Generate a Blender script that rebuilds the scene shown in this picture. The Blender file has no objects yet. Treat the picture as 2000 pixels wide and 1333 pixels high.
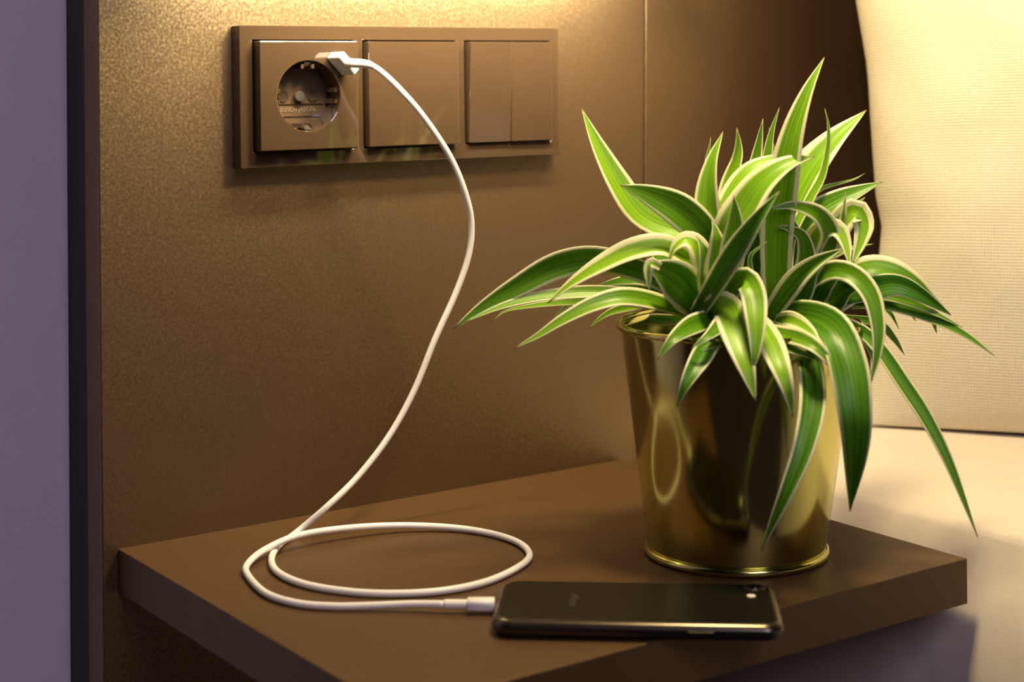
import bpy, bmesh, math, random
from mathutils import Vector, Matrix, noise

S = bpy.context.scene
COL = S.collection

# ------------------------------------------------------------------ camera
cam_d = bpy.data.cameras.new('camera'); cam = bpy.data.objects.new('camera', cam_d); COL.objects.link(cam)
YAW, PITCH, ROLL = 0.6192, -0.0052, -0.008
fwd = Vector((math.sin(YAW) * math.cos(PITCH), math.cos(YAW) * math.cos(PITCH), -math.sin(PITCH)))
r0 = Vector((math.cos(YAW), -math.sin(YAW), 0)); u0 = r0.cross(fwd)
rt = math.cos(ROLL) * r0 + math.sin(ROLL) * u0
up = -math.sin(ROLL) * r0 + math.cos(ROLL) * u0
M = Matrix((rt, up, -fwd)).transposed().to_4x4(); M.translation = Vector((-0.3026, -0.8418, 0.2462))
cam.matrix_world = M
cam_d.sensor_width = 36.0; cam_d.sensor_fit = 'HORIZONTAL'
cam_d.lens = 36.0 * 3205.5 / 2000
cam_d.shift_x = -7.894 / 2000; cam_d.shift_y = -515.2 / 2000
cam_d.clip_start = 0.02; cam_d.clip_end = 50
cam_d.dof.use_dof = True; cam_d.dof.focus_distance = 0.895; cam_d.dof.aperture_fstop = 7.0
S.camera = cam

# ------------------------------------------------------------------ light and exposure
w = bpy.data.worlds.new('world'); S.world = w; w.use_nodes = True
w.node_tree.nodes['Background'].inputs[0].default_value = (0.55, 0.45, 0.60, 1)
w.node_tree.nodes['Background'].inputs[1].default_value = 0.002
wl = bpy.data.lights.new('window_daylight', 'AREA'); wl.shape = 'RECTANGLE'; wl.size = 1.0; wl.size_y = 1.3
wl.energy = 22; wl.color = (0.92, 0.78, 1.0)
wlo = bpy.data.objects.new('window_daylight', wl); COL.objects.link(wlo)
wlo.location = (-0.35, -2.4, 1.75)
wlo.rotation_euler = (Vector((0.1, 0, 0.05)) - wlo.location).to_track_quat('-Z', 'Y').to_euler()
S.view_settings.view_transform = 'Standard'; S.view_settings.look = 'None'
S.view_settings.exposure = 0.0; S.view_settings.gamma = 1.0; S.view_settings.use_curve_mapping = False

# ------------------------------------------------------------------ data (metres; leaf paths in millimetres)
LEAVES = [([[280.7, -196.7, 129.0], [282.2, -199.2, 150.7], [272.8, -192.7, 166.9], [260.7, -183.5, 171.8], [251.1, -175.4, 179.1], [243.6, -167.8, 194.4], [237.0, -159.0, 214.1], [232.6, -150.8, 233.9]], 13.87, 0.5, 0.25, 0.58, 0.5, 0.7, 0.68),
 ([[284.0, -199.0, 129.0], [278.8, -203.1, 151.2], [270.7, -203.1, 169.1], [258.1, -198.8, 181.4], [243.1, -192.1, 189.7], [230.3, -185.8, 194.7]], 18.44, 0.1, 0.2, 0.62, 0.4, 0.35, 0.76),
 ([[285.2, -187.6, 125.0], [286.1, -172.4, 135.7], [280.0, -156.5, 158.4], [283.0, -159.5, 166.8], [277.8, -158.0, 172.6]], 13.73, 0.3, 0.2, 0.5, 0.5, 0.3, 0.8),
 ([[278.5, -195.1, 126.4], [263.6, -181.8, 141.1], [247.2, -170.1, 150.7], [230.9, -160.2, 154.7], [213.9, -151.4, 151.4], [194.6, -143.6, 141.4], [175.7, -138.0, 131.2], [160.0, -135.2, 121.5]], 14.48, -0.35, 0.2, 0.55, 0.4, 0.3, 0.72),
 ([[277.3, -200.4, 128.4], [270.2, -200.7, 149.0], [254.9, -194.2, 162.3], [239.2, -186.1, 161.3], [223.1, -177.4, 153.5], [209.2, -169.4, 143.8], [199.7, -163.5, 134.5]], 11.86, 0.55, 0.25, 0.5, 0.4, 0.85, 0.5),
 ([[277.4, -194.3, 125.8], [263.5, -181.8, 133.0], [248.3, -170.7, 136.1], [229.5, -159.6, 137.6], [207.0, -149.3, 136.2], [185.6, -142.4, 131.9], [164.3, -138.3, 124.9]], 6.64, 0.5, 0.2, 0.5, 0.5, 0.5, 0.68),
 ([[277.4, -194.3, 123.7], [265.0, -179.9, 128.1], [245.8, -160.8, 131.5], [227.0, -145.0, 130.9], [209.4, -132.1, 128.6], [199.1, -125.4, 126.0], [193.1, -121.9, 120.4]], 4.58, 0.5, 0.2, 0.45, 0.5, 0.6, 0.68),
 ([[271.8, -202.5, 123.8], [246.7, -197.3, 134.1], [227.5, -191.8, 138.2], [211.9, -186.4, 135.3], [196.7, -180.5, 128.3], [184.6, -175.1, 120.5], [177.6, -171.5, 116.6], [173.5, -169.3, 113.9]], 9.32, 0.5, 0.25, 0.4, 0.4, 0.5, 0.68),
 ([[288.6, -177.7, 122.2], [280.8, -153.0, 125.8], [270.1, -133.7, 121.9], [264.6, -126.0, 117.3], [259.9, -120.3, 110.8]], 5.05, 0.4, 0.2, 0.6, 0.4, 0.5, 0.68),
 ([[281.9, -185.2, 126.4], [268.6, -167.4, 135.2], [253.0, -152.0, 137.7], [240.0, -141.6, 132.8], [230.8, -135.5, 126.0], [225.3, -132.6, 119.3]], 4.94, 0.4, 0.2, 0.5, 0.4, 0.4, 0.68),
 ([[289.7, -178.5, 126.4], [279.8, -162.9, 140.8], [268.2, -150.9, 147.6], [257.5, -142.0, 149.0], [246.0, -134.0, 143.5], [238.6, -129.9, 136.7]], 8.11, 0.4, 0.2, 0.5, 0.4, 0.4, 0.68),
 ([[296.4, -171.0, 119.4], [288.7, -156.6, 117.1], [281.5, -143.4, 116.3], [275.0, -131.1, 111.2]], 6.31, 0.4, 0.2, 0.5, 0.5, 0.2, 0.68),
 ([[285.2, -187.6, 125.0], [277.0, -178.6, 135.7], [265.4, -167.1, 141.5], [254.6, -156.5, 141.3], [243.8, -145.8, 137.8]], 7.36, 0.4, 0.2, 0.5, 0.5, 0.3, 0.68),
 ([[267.8, -205.9, 128.5], [255.2, -211.4, 138.5], [241.6, -214.5, 148.4], [232.5, -214.2, 153.4], [224.8, -212.3, 156.8]], 20.84, 0.1, 0.3, 0.6, 0.55, 0.3, 0.78),
 ([[230.6, -216.4, 155.2], [226.0, -214.8, 157.5], [224.3, -214.4, 153.5], [224.7, -214.6, 143.8]], 5.13, 0.2, 0.2, 0.4, 0.8, 0.9, 0.3),
 ([[268.3, -202.5, 127.5], [254.6, -202.3, 138.4], [245.7, -200.7, 145.5], [241.5, -199.6, 149.6]], 13.55, 0.6, 0.2, 0.5, 0.5, 0.6, 0.68),
 ([[272.9, -203.4, 130.4], [267.0, -208.1, 147.2], [261.9, -208.9, 162.1], [256.9, -206.0, 166.7], [252.2, -202.5, 163.0], [250.3, -199.8, 155.6]], 11.79, 0.55, 0.25, 0.5, 0.5, 0.95, 0.35),
 ([[263.8, -215.4, 132.4], [254.6, -225.7, 149.7], [250.4, -226.7, 162.9], [249.0, -223.5, 170.0]], 10.93, 0.5, 0.3, 0.5, 0.5, 0.5, 0.68),
 ([[261.5, -219.8, 133.1], [255.4, -230.6, 150.1], [252.7, -234.4, 165.9], [252.0, -233.1, 174.8], [251.5, -231.4, 178.0]], 12.01, 0.45, 0.25, 0.5, 0.6, 0.65, 0.6),
 ([[284.0, -199.0, 131.7], [284.7, -211.1, 151.5], [283.0, -216.1, 162.6], [278.0, -215.7, 166.9], [270.5, -214.2, 169.1]], 5.96, 0.5, 0.2, 0.5, 0.5, 0.5, 0.68),
 ([[284.0, -199.0, 129.0], [277.5, -203.3, 151.4], [274.0, -204.2, 170.3], [273.5, -203.4, 188.9], [278.1, -202.5, 206.1], [286.9, -201.7, 221.3]], 13.12, 0.45, 0.25, 0.45, 0.7, 0.6, 0.7),
 ([[297.6, -184.2, 131.8], [300.6, -174.5, 172.4], [300.9, -173.2, 200.2], [302.0, -175.6, 217.5]], 5.62, 0.4, 0.2, 0.5, 0.6, 0.6, 0.68),
 ([[287.3, -201.4, 131.7], [286.9, -201.3, 155.9], [286.1, -200.8, 172.1], [284.6, -199.9, 188.2]], 6.64, 0.4, 0.2, 0.5, 0.6, 0.8, 0.4),
 ([[304.3, -189.0, 131.7], [315.2, -173.7, 171.5], [318.3, -172.2, 189.6], [322.2, -174.8, 205.1], [322.2, -175.8, 213.6], [320.5, -176.5, 222.1]], 10.73, 0.4, 0.25, 0.55, 0.6, 0.65, 0.68),
 ([[299.7, -197.9, 133.0], [309.5, -193.9, 173.1], [314.3, -195.1, 195.0], [317.0, -197.2, 212.9], [318.1, -199.4, 227.5]], 9.88, 0.4, 0.25, 0.5, 0.6, 0.35, 0.68),
 ([[308.8, -192.2, 131.7], [323.3, -191.4, 175.0], [327.5, -192.2, 202.7], [329.5, -193.9, 218.9], [332.4, -197.4, 233.3]], 7.49, 0.4, 0.25, 0.5, 0.6, 0.35, 0.75),
 ([[320.3, -188.1, 135.9], [339.7, -188.7, 190.9], [337.9, -187.6, 209.2], [334.9, -186.8, 222.0]], 3.47, 0.4, 0.2, 0.5, 0.6, 0.6, 0.68),
 ([[303.2, -225.0, 124.8], [297.6, -229.4, 146.9], [294.4, -233.7, 171.1], [294.8, -238.1, 197.5], [298.5, -241.2, 221.0], [305.9, -244.3, 241.9], [315.8, -247.1, 259.7]], 16.4, 0.3, 0.2, 0.45, 0.75, 0.6, 0.66),
 ([[313.0, -207.4, 127.4], [315.6, -205.0, 148.8], [325.4, -206.9, 173.0], [337.4, -210.5, 196.1], [352.8, -216.7, 215.1], [371.0, -224.9, 231.6]], 19.75, 0.5, 0.25, 0.55, 0.5, 0.6, 0.55),
 ([[314.7, -220.9, 128.7], [321.4, -216.5, 163.0], [331.1, -220.3, 183.9], [337.3, -223.8, 196.6], [340.1, -225.8, 211.6], [340.0, -226.4, 223.9], [338.0, -225.9, 232.9]], 5.19, 0.3, 0.2, 0.5, 0.6, 0.6, 0.68),
 ([[319.7, -212.2, 138.3], [333.3, -210.5, 175.6], [344.8, -213.9, 188.4], [356.4, -218.6, 192.1], [364.2, -221.8, 194.1], [370.4, -224.2, 197.3]], 3.09, 0.4, 0.2, 0.5, 0.6, 0.7, 0.68),
 ([[317.4, -210.5, 127.4], [323.1, -214.8, 157.3], [333.1, -222.0, 174.9], [344.2, -230.0, 184.3], [354.2, -237.2, 189.7], [362.9, -243.4, 193.7]], 15.87, 0.35, 0.25, 0.5, 0.5, 0.25, 0.78),
 ([[324.5, -203.3, 126.0], [339.7, -203.8, 152.6], [350.5, -208.8, 164.8], [359.9, -215.1, 173.1], [370.4, -224.1, 184.2]], 12.48, 0.35, 0.25, 0.5, 0.5, 0.2, 0.8),
 ([[274.9, -211.0, 136.3], [270.9, -223.4, 169.2], [275.3, -230.3, 185.0], [282.5, -235.9, 197.4], [294.5, -242.1, 206.0], [308.2, -247.5, 209.1]], 18.05, 0.55, 0.2, 0.48, 0.5, 0.6, 0.66),
 ([[288.5, -196.1, 133.7], [292.0, -194.8, 168.6], [299.0, -196.2, 187.4], [308.5, -199.3, 200.3], [322.1, -204.8, 206.6], [330.4, -208.0, 208.6]], 13.43, 0.5, 0.25, 0.5, 0.5, 0.8, 0.6),
 ([[265.3, -222.6, 133.1], [258.8, -236.2, 152.9], [255.4, -243.0, 168.9], [254.3, -245.5, 180.5], [253.6, -245.3, 191.4]], 12.5, 0.25, 0.2, 0.55, 0.75, 0.5, 0.74),
 ([[255.1, -215.3, 129.3], [251.5, -229.0, 141.3], [249.2, -242.9, 155.4], [250.1, -254.9, 170.1], [254.6, -262.8, 182.8], [262.6, -267.7, 194.1]], 11.2, 0.15, 0.35, 0.55, 0.7, 0.2, 0.74),
 ([[310.7, -205.8, 123.4], [313.4, -206.4, 143.6], [312.2, -208.7, 163.0], [310.5, -212.4, 176.9], [310.5, -218.3, 188.0]], 15.26, 0.1, 0.2, 0.5, 0.8, 0.1, 0.85),
 ([[322.9, -214.5, 124.6], [324.8, -214.7, 143.6], [322.8, -217.7, 160.3], [316.0, -222.1, 177.2]], 15.26, 0.1, 0.2, 0.5, 0.8, 0.1, 0.85),
 ([[301.9, -199.5, 127.5], [305.2, -200.8, 143.7], [304.6, -204.8, 157.7], [301.7, -211.9, 171.9]], 12.2, 0.1, 0.2, 0.5, 0.8, 0.1, 0.85),
 ([[308.6, -228.8, 124.7], [307.8, -236.1, 141.4], [307.7, -241.1, 155.1], [304.4, -242.0, 167.2], [298.6, -239.4, 171.8], [291.9, -235.6, 173.7]], 10.61, 0.2, 0.3, 0.45, 0.6, 0.25, 0.74),
 ([[316.9, -222.5, 128.7], [318.0, -240.1, 151.6], [318.0, -248.2, 166.8], [310.2, -248.0, 179.0], [297.0, -242.9, 184.1], [285.4, -237.2, 182.8]], 10.61, 0.3, 0.3, 0.55, 0.6, 0.4, 0.62),
 ([[331.2, -208.1, 126.0], [337.4, -211.8, 147.9], [342.1, -218.7, 159.1], [347.3, -226.9, 162.1], [349.7, -233.7, 157.0]], 16.67, 0.2, 0.2, 0.5, 0.6, 0.15, 0.85),
 ([[319.1, -224.0, 131.4], [315.7, -235.1, 156.7], [316.5, -243.5, 170.0], [320.4, -250.6, 171.3], [321.0, -256.0, 163.8], [318.7, -260.8, 152.8]], 11.26, 0.3, 0.3, 0.55, 0.6, 0.8, 0.5),
 ([[320.2, -224.8, 131.3], [325.6, -236.4, 156.1], [329.8, -245.3, 174.6], [334.1, -251.0, 180.1], [335.9, -254.6, 172.8], [332.7, -254.9, 163.7], [327.0, -254.4, 152.2]], 13.12, 0.2, 0.35, 0.6, 0.5, 0.75, 0.45),
 ([[329.3, -243.8, 164.5], [323.9, -251.3, 175.9], [324.6, -252.9, 190.1]], 4.42, 0.2, 0.2, 0.3, 1, 0.7, 0.4),
 ([[326.3, -216.9, 132.7], [330.7, -231.5, 151.4], [338.1, -239.2, 158.2], [344.7, -243.8, 160.6], [351.4, -247.3, 161.7]], 3.02, 0.4, 0.2, 0.5, 0.6, 0.7, 0.68),
 ([[291.8, -229.1, 124.9], [291.4, -238.9, 136.5], [293.6, -248.8, 148.4], [298.8, -257.0, 156.5], [308.2, -265.6, 163.2]], 11.0, 0.1, 0.5, 0.45, 0.7, 0.3, 0.62),
 ([[301.0, -223.4, 119.5], [303.6, -235.7, 128.6], [303.9, -242.8, 139.8], [304.5, -247.8, 150.6], [309.5, -253.7, 157.3], [315.6, -258.6, 159.9]], 9.96, 0.1, 0.3, 0.5, 0.7, 0.15, 0.8),
 ([[315.8, -221.6, 116.6], [317.8, -230.9, 132.2], [320.3, -239.6, 144.8], [325.1, -247.7, 149.1], [328.3, -255.2, 141.7]], 17.89, 0.2, 0.25, 0.5, 0.6, 0.12, 0.84),
 ([[319.0, -223.9, 117.9], [324.1, -237.6, 129.7], [327.8, -248.6, 139.8], [332.6, -258.3, 141.6]], 16.7, 0.4, 0.2, 0.5, 0.6, 0.15, 0.85),
 ([[310.8, -230.3, 119.4], [324.9, -240.5, 130.4], [337.9, -249.8, 137.2], [346.6, -256.0, 136.3]], 11.93, 0.4, 0.2, 0.5, 0.6, 0.15, 0.8),
 ([[307.5, -228.1, 130.1], [306.2, -242.5, 143.5], [309.0, -257.7, 151.7], [312.8, -269.0, 149.8], [314.4, -278.3, 141.1], [312.7, -284.4, 128.0], [309.4, -287.2, 114.7], [304.5, -287.1, 99.0]], 10.29, 0.2, 0.3, 0.5, 0.5, 0.35, 0.68),
 ([[327.4, -217.6, 121.8], [334.4, -235.1, 139.3], [344.4, -247.5, 148.3], [354.4, -256.1, 148.3], [364.5, -262.8, 141.7], [373.6, -266.9, 132.6], [384.0, -270.3, 124.3]], 13.79, 0.5, 0.25, 0.5, 0.5, 0.45, 0.6),
 ([[321.3, -225.5, 121.9], [329.5, -243.4, 135.1], [340.8, -257.7, 140.4], [349.2, -265.8, 141.6], [358.6, -272.9, 136.3], [372.5, -280.5, 125.8]], 12.45, 0.15, 0.25, 0.5, 0.5, 0.12, 0.86),
 ([[321.3, -225.5, 123.3], [333.1, -239.9, 133.2], [346.6, -255.3, 135.7], [356.2, -266.4, 132.6], [364.4, -276.3, 127.4], [373.2, -287.1, 120.2]], 5.37, 0.4, 0.25, 0.5, 0.6, 0.3, 0.7),
 ([[321.3, -225.5, 121.9], [334.7, -238.4, 131.0], [348.6, -253.4, 131.4], [357.8, -265.0, 128.4], [366.5, -277.8, 122.9], [373.3, -290.3, 116.1], [378.3, -302.9, 107.3]], 6.56, 0.3, 0.25, 0.5, 0.6, 0.25, 0.8),
 ([[341.0, -239.7, 128.4], [361.2, -241.9, 127.8], [367.1, -244.5, 123.2], [369.7, -247.8, 115.2]], 3.05, 0.4, 0.2, 0.5, 0.6, 0.2, 0.85),
 ([[346.2, -231.0, 121.7], [367.4, -235.1, 116.9], [378.4, -236.1, 108.3], [387.6, -235.8, 97.9]], 4.63, 0.4, 0.2, 0.5, 0.6, 0.2, 0.85),
 ([[366.2, -245.3, 126.9], [373.3, -250.4, 124.9], [377.3, -253.2, 119.2]], 2.14, 0.4, 0.2, 0.5, 0.6, 0.3, 0.85),
 ([[359.6, -265.2, 128.0], [367.8, -271.0, 123.6], [370.4, -272.8, 115.6]], 2.98, 0.4, 0.2, 0.5, 0.6, 0.3, 0.85),
 ([[311.9, -231.1, 122.0], [318.4, -243.0, 125.4], [323.6, -252.3, 122.8], [328.6, -261.6, 118.2], [332.2, -270.6, 108.6], [335.2, -280.0, 95.5], [339.1, -290.9, 79.8], [342.9, -302.9, 57.7], [346.9, -316.9, 23.4]], 7.77, 0.25, 0.3, 0.5, 0.6, 0.3, 0.72),
 ([[336.6, -236.5, 121.8], [345.4, -242.7, 114.9], [351.0, -246.6, 101.4], [349.7, -245.6, 92.0]], 3.62, 0.3, 0.2, 0.5, 0.6, 0.3, 0.8),
 ([[296.1, -232.2, 126.2], [292.1, -254.3, 130.3], [289.1, -276.3, 126.7], [282.1, -292.8, 112.1], [277.0, -301.9, 92.1], [277.7, -301.7, 72.6], [288.5, -287.6, 39.0]], 18.49, 0.2, 0.2, 0.48, 0.6, 0.2, 0.82),
 ([[293.9, -230.6, 124.1], [284.6, -252.8, 128.2], [277.4, -273.9, 125.0], [275.0, -284.6, 114.2]], 8.42, 0.3, 0.2, 0.4, 0.6, 0.7, 0.4),
 ([[289.7, -227.6, 122.3], [286.3, -249.3, 118.7], [282.3, -266.6, 111.1], [269.8, -281.7, 93.5], [256.9, -288.4, 74.8], [246.7, -287.6, 55.9], [242.0, -282.7, 40.5], [240.7, -275.6, 25.2]], 12.51, 0.15, 0.25, 0.45, 0.6, 0.2, 0.72),
 ([[280.5, -233.3, 122.5], [274.3, -256.1, 122.7], [272.5, -272.9, 121.9], [274.0, -284.3, 116.7], [282.6, -289.9, 102.3]], 8.32, 0.4, 0.25, 0.5, 0.6, 0.4, 0.62),
 ([[285.4, -224.5, 119.7], [271.8, -256.8, 117.9], [271.2, -274.8, 115.3], [276.6, -279.6, 112.1]], 6.17, 0.4, 0.2, 0.5, 0.6, 0.2, 0.75),
 ([[270.4, -213.9, 126.5], [259.4, -235.4, 142.6], [256.3, -248.8, 150.4], [253.8, -257.9, 145.2], [246.3, -268.0, 132.1], [241.5, -272.2, 118.4], [239.6, -271.6, 108.9]], 12.2, 0.2, 0.25, 0.6, 0.5, 0.6, 0.7),
 ([[259.4, -218.3, 127.9], [254.0, -231.9, 135.8], [252.0, -242.2, 135.0], [243.5, -257.7, 125.0], [237.7, -269.8, 112.4], [237.8, -276.4, 96.4]], 15.97, 0.2, 0.2, 0.5, 0.5, 0.65, 0.62),
 ([[274.2, -228.9, 127.8], [268.1, -245.6, 127.6], [259.5, -263.0, 121.7], [252.0, -278.5, 110.9], [251.5, -284.2, 99.6], [255.5, -282.8, 87.6]], 12.59, 0.25, 0.2, 0.5, 0.5, 0.75, 0.55),
 ([[272.5, -215.4, 127.8], [251.9, -225.8, 128.1], [234.2, -233.0, 126.7], [220.3, -236.4, 122.2], [212.8, -234.1, 113.0]], 10.1, 0.3, 0.25, 0.5, 0.6, 0.3, 0.76),
 ([[268.9, -225.1, 127.8], [249.0, -237.2, 123.3], [227.2, -249.4, 114.5], [215.2, -253.2, 105.3], [210.5, -250.8, 93.6]], 10.47, 0.15, 0.2, 0.6, 0.5, 0.15, 0.74),
 ([[272.1, -227.4, 129.9], [249.2, -242.6, 129.0], [230.2, -252.4, 125.6], [220.9, -249.8, 119.9]], 8.87, 0.4, 0.25, 0.45, 0.6, 0.25, 0.72),
 ([[272.0, -227.3, 122.6], [254.0, -239.2, 120.6], [237.6, -245.9, 119.0], [228.3, -245.2, 116.3]], 4.49, 0.4, 0.2, 0.5, 0.6, 0.2, 0.8),
 ([[298.9, -222.0, 140.8], [289.9, -223.1, 146.9], [286.3, -223.1, 149.8], [284.1, -224.8, 158.0], [289.1, -228.6, 163.7], [292.4, -229.8, 166.2]], 2.36, 0.2, 0.2, 0.5, 0.8, 0.5, 0.6),
 ([[301.5, -199.2, 120.7], [301.2, -186.2, 141.3], [310.1, -171.2, 161.6]], 9.59, 0.2, 0.2, 0.5, 0.8, 0.15, 0.85),
 ([[319.6, -212.1, 120.6], [328.7, -206.9, 136.5], [346.2, -199.9, 152.2]], 11.91, 0.2, 0.2, 0.5, 0.8, 0.15, 0.85),
 ([[299.8, -197.9, 120.7], [303.9, -189.5, 143.6], [314.0, -164.0, 165.5]], 13.35, 0.2, 0.2, 0.5, 0.8, 0.15, 0.85),
 ([[316.5, -209.9, 120.6], [320.3, -200.6, 142.2], [334.5, -177.4, 162.8]], 12.87, 0.2, 0.2, 0.5, 0.8, 0.15, 0.85),
 ([[318.6, -211.4, 120.6], [321.2, -201.4, 138.6], [324.2, -186.7, 156.6]], 11.76, 0.2, 0.2, 0.5, 0.8, 0.15, 0.85),
 ([[307.8, -203.7, 120.7], [311.1, -195.0, 134.7], [314.8, -176.9, 148.2]], 11.96, 0.2, 0.2, 0.5, 0.8, 0.15, 0.85),
 ([[319.4, -211.9, 120.6], [330.0, -207.1, 135.0], [341.6, -193.2, 149.0]], 11.77, 0.2, 0.2, 0.5, 0.8, 0.15, 0.85),
 ([[311.1, -206.0, 120.6], [316.0, -197.4, 144.1], [324.1, -190.0, 168.0]], 13.27, 0.2, 0.2, 0.5, 0.8, 0.15, 0.85),
 ([[296.4, -195.6, 120.8], [305.3, -189.7, 142.7], [318.5, -178.6, 164.6]], 11.59, 0.2, 0.2, 0.5, 0.8, 0.15, 0.85),
 ([[321.8, -213.6, 120.5], [323.1, -202.0, 140.9], [331.8, -189.7, 161.2]], 12.38, 0.2, 0.2, 0.5, 0.8, 0.15, 0.85),
 ([[304.7, -201.4, 120.7], [315.5, -196.9, 142.1], [326.9, -190.5, 163.9]], 13.72, 0.2, 0.2, 0.5, 0.8, 0.15, 0.85),
 ([[296.8, -195.8, 120.8], [300.8, -186.7, 136.8], [307.8, -171.2, 152.4]], 10.43, 0.2, 0.2, 0.5, 0.8, 0.15, 0.85)]
POT = {'c': [0.2917, -0.2037, -0.0], 'rb': 0.0485}
CABLE = [[0.1625, -0.036, 0.2605], [0.1695, -0.044, 0.2569], [0.1845, -0.055, 0.2389], [0.1982, -0.06, 0.2199], [0.2092, -0.062, 0.2023], [0.2177, -0.062, 0.183], [0.2224, -0.06, 0.1666], [0.2215, -0.058, 0.1489], [0.2145, -0.055, 0.1277], [0.2022, -0.052, 0.1024], [0.1894, -0.049, 0.0734], [0.1742, -0.047, 0.0498], [0.1548, -0.046, 0.03], [0.1353, -0.046, 0.0163], [0.1199, -0.0392, 0.003], [0.1014, -0.0538, 0.0021], [0.086, -0.0752, 0.0021], [0.0784, -0.0985, 0.0021], [0.0804, -0.1244, 0.0021], [0.0928, -0.148, 0.0021], [0.1094, -0.1635, 0.0021], [0.1298, -0.1728, 0.0021], [0.1535, -0.1732, 0.0021], [0.179, -0.1635, 0.0021], [0.1968, -0.1497, 0.0021], [0.206, -0.128, 0.0021], [0.2049, -0.1033, 0.0021], [0.1931, -0.0806, 0.0025], [0.1698, -0.0647, 0.004], [0.1409, -0.0587, 0.006], [0.1108, -0.0593, 0.0072], [0.0882, -0.0651, 0.005], [0.0719, -0.0767, 0.0028], [0.0642, -0.0922, 0.0021], [0.058, -0.1248, 0.0021], [0.0628, -0.147, 0.0021], [0.0742, -0.1613, 0.0021], [0.0874, -0.1719, 0.0025], [0.1024, -0.1842, 0.0035], [0.1142, -0.1959, 0.0042]]
LTG = [[0.1142, -0.1959, 0.0042], [0.1228, -0.2024, 0.0042], [0.133, -0.21, 0.0042]]
PILLOW = {'o': [0.4984, -0.1048, 0.024], 'x': [0.5848, -0.8112, -0.0], 'up': [0.0966, 0.0697, 0.9929], 'edge': [(0.0, 0.0), (0.0012, 0.0236), (0.003, 0.0632), (0.0064, 0.1031), (0.0086, 0.1299), (0.0045, 0.1499), (0.0031, 0.1702), (0.0013, 0.1939), (-0.0001, 0.2178), (-0.0016, 0.2367), (-0.0054, 0.2591), (-0.0089, 0.28), (-0.0117, 0.301)]}


# ------------------------------------------------------------------ material helpers
def mat(name, color=(.5, .5, .5), rough=.5, metal=0.0, spec=.5, coat=0.0, coat_rough=.05):
    m = bpy.data.materials.new(name); m.use_nodes = True
    b = m.node_tree.nodes['Principled BSDF']
    b.inputs['Base Color'].default_value = (*color, 1); b.inputs['Roughness'].default_value = rough
    b.inputs['Metallic'].default_value = metal; b.inputs['Specular IOR Level'].default_value = spec
    b.inputs['Coat Weight'].default_value = coat; b.inputs['Coat Roughness'].default_value = coat_rough
    return m
def nd(m, typ, **kw):
    n = m.node_tree.nodes.new(typ)
    for k, v in kw.items():
        if k in n.inputs: n.inputs[k].default_value = v
        else: setattr(n, k, v)
    return n
def lk(m, a, b): m.node_tree.links.new(a, b)
def bsdf(m): return m.node_tree.nodes['Principled BSDF']
def bump(m, scale, strength, dist=.001, detail=2.0, second=None):
    tc = nd(m, 'ShaderNodeTexCoord'); nz = nd(m, 'ShaderNodeTexNoise', Scale=scale, Detail=detail)
    lk(m, tc.outputs['Object'], nz.inputs['Vector'])
    bp = nd(m, 'ShaderNodeBump', Strength=strength, Distance=dist)
    lk(m, nz.outputs['Fac'], bp.inputs['Height'])
    if second:
        nz2 = nd(m, 'ShaderNodeTexNoise', Scale=second[0], Detail=3.0)
        lk(m, tc.outputs['Object'], nz2.inputs['Vector'])
        bp2 = nd(m, 'ShaderNodeBump', Strength=second[1], Distance=second[2])
        lk(m, nz2.outputs['Fac'], bp2.inputs['Height']); lk(m, bp2.outputs['Normal'], bp.inputs['Normal'])
    lk(m, bp.outputs['Normal'], bsdf(m).inputs['Normal'])
    return nz, tc
def mottle(m, c1, c2, scale):
    tc = nd(m, 'ShaderNodeTexCoord'); nz = nd(m, 'ShaderNodeTexNoise', Scale=scale, Detail=4.0)
    lk(m, tc.outputs['Object'], nz.inputs['Vector'])
    mx = nd(m, 'ShaderNodeMix', data_type='RGBA')
    mx.inputs['A'].default_value = (*c1, 1); mx.inputs['B'].default_value = (*c2, 1)
    lk(m, nz.outputs['Fac'], mx.inputs['Factor']); lk(m, mx.outputs['Result'], bsdf(m).inputs['Base Color'])

def grain(m, scale, k):
    """fine metallic grain: the surface normal jitters from fleck to fleck"""
    tc = nd(m, 'ShaderNodeTexCoord'); nz = nd(m, 'ShaderNodeTexNoise', Scale=scale, Detail=1.5)
    lk(m, tc.outputs['Object'], nz.inputs['Vector'])
    sb = nd(m, 'ShaderNodeVectorMath', operation='SUBTRACT'); lk(m, nz.outputs['Color'], sb.inputs[0]); sb.inputs[1].default_value = (.5, .5, .5)
    sc_ = nd(m, 'ShaderNodeVectorMath', operation='SCALE'); lk(m, sb.outputs[0], sc_.inputs[0]); sc_.inputs['Scale'].default_value = k
    ge = nd(m, 'ShaderNodeNewGeometry')
    ad = nd(m, 'ShaderNodeVectorMath', operation='ADD'); lk(m, ge.outputs['Normal'], ad.inputs[0]); lk(m, sc_.outputs[0], ad.inputs[1])
    no = nd(m, 'ShaderNodeVectorMath', operation='NORMALIZE'); lk(m, ad.outputs[0], no.inputs[0])
    lk(m, no.outputs[0], bsdf(m).inputs['Normal'])
PANEL = mat('brown_laminate_panel', (.09, .05, .027), .455, 0.0, 1.0)
bsdf(PANEL).inputs['IOR'].default_value = 1.88
bsdf(PANEL).inputs['Specular Tint'].default_value = (1.0, .74, .46, 1)
mottle(PANEL, (.025, .0100, .0040), (.031, .0125, .0050), 900)
grain(PANEL, 620, .34)
SHELF = mat('brown_laminate_shelf', (.1, .06, .03), .46, 0.0, .5)
bsdf(SHELF).inputs['Specular Tint'].default_value = (1.0, .78, .50, 1)
mottle(SHELF, (.074, .037, .0150), (.086, .0430, .018), 700)
grain(SHELF, 700, .06)
BATTEN = mat('dark_batten', (.05, .04, .04), .6)
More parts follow.
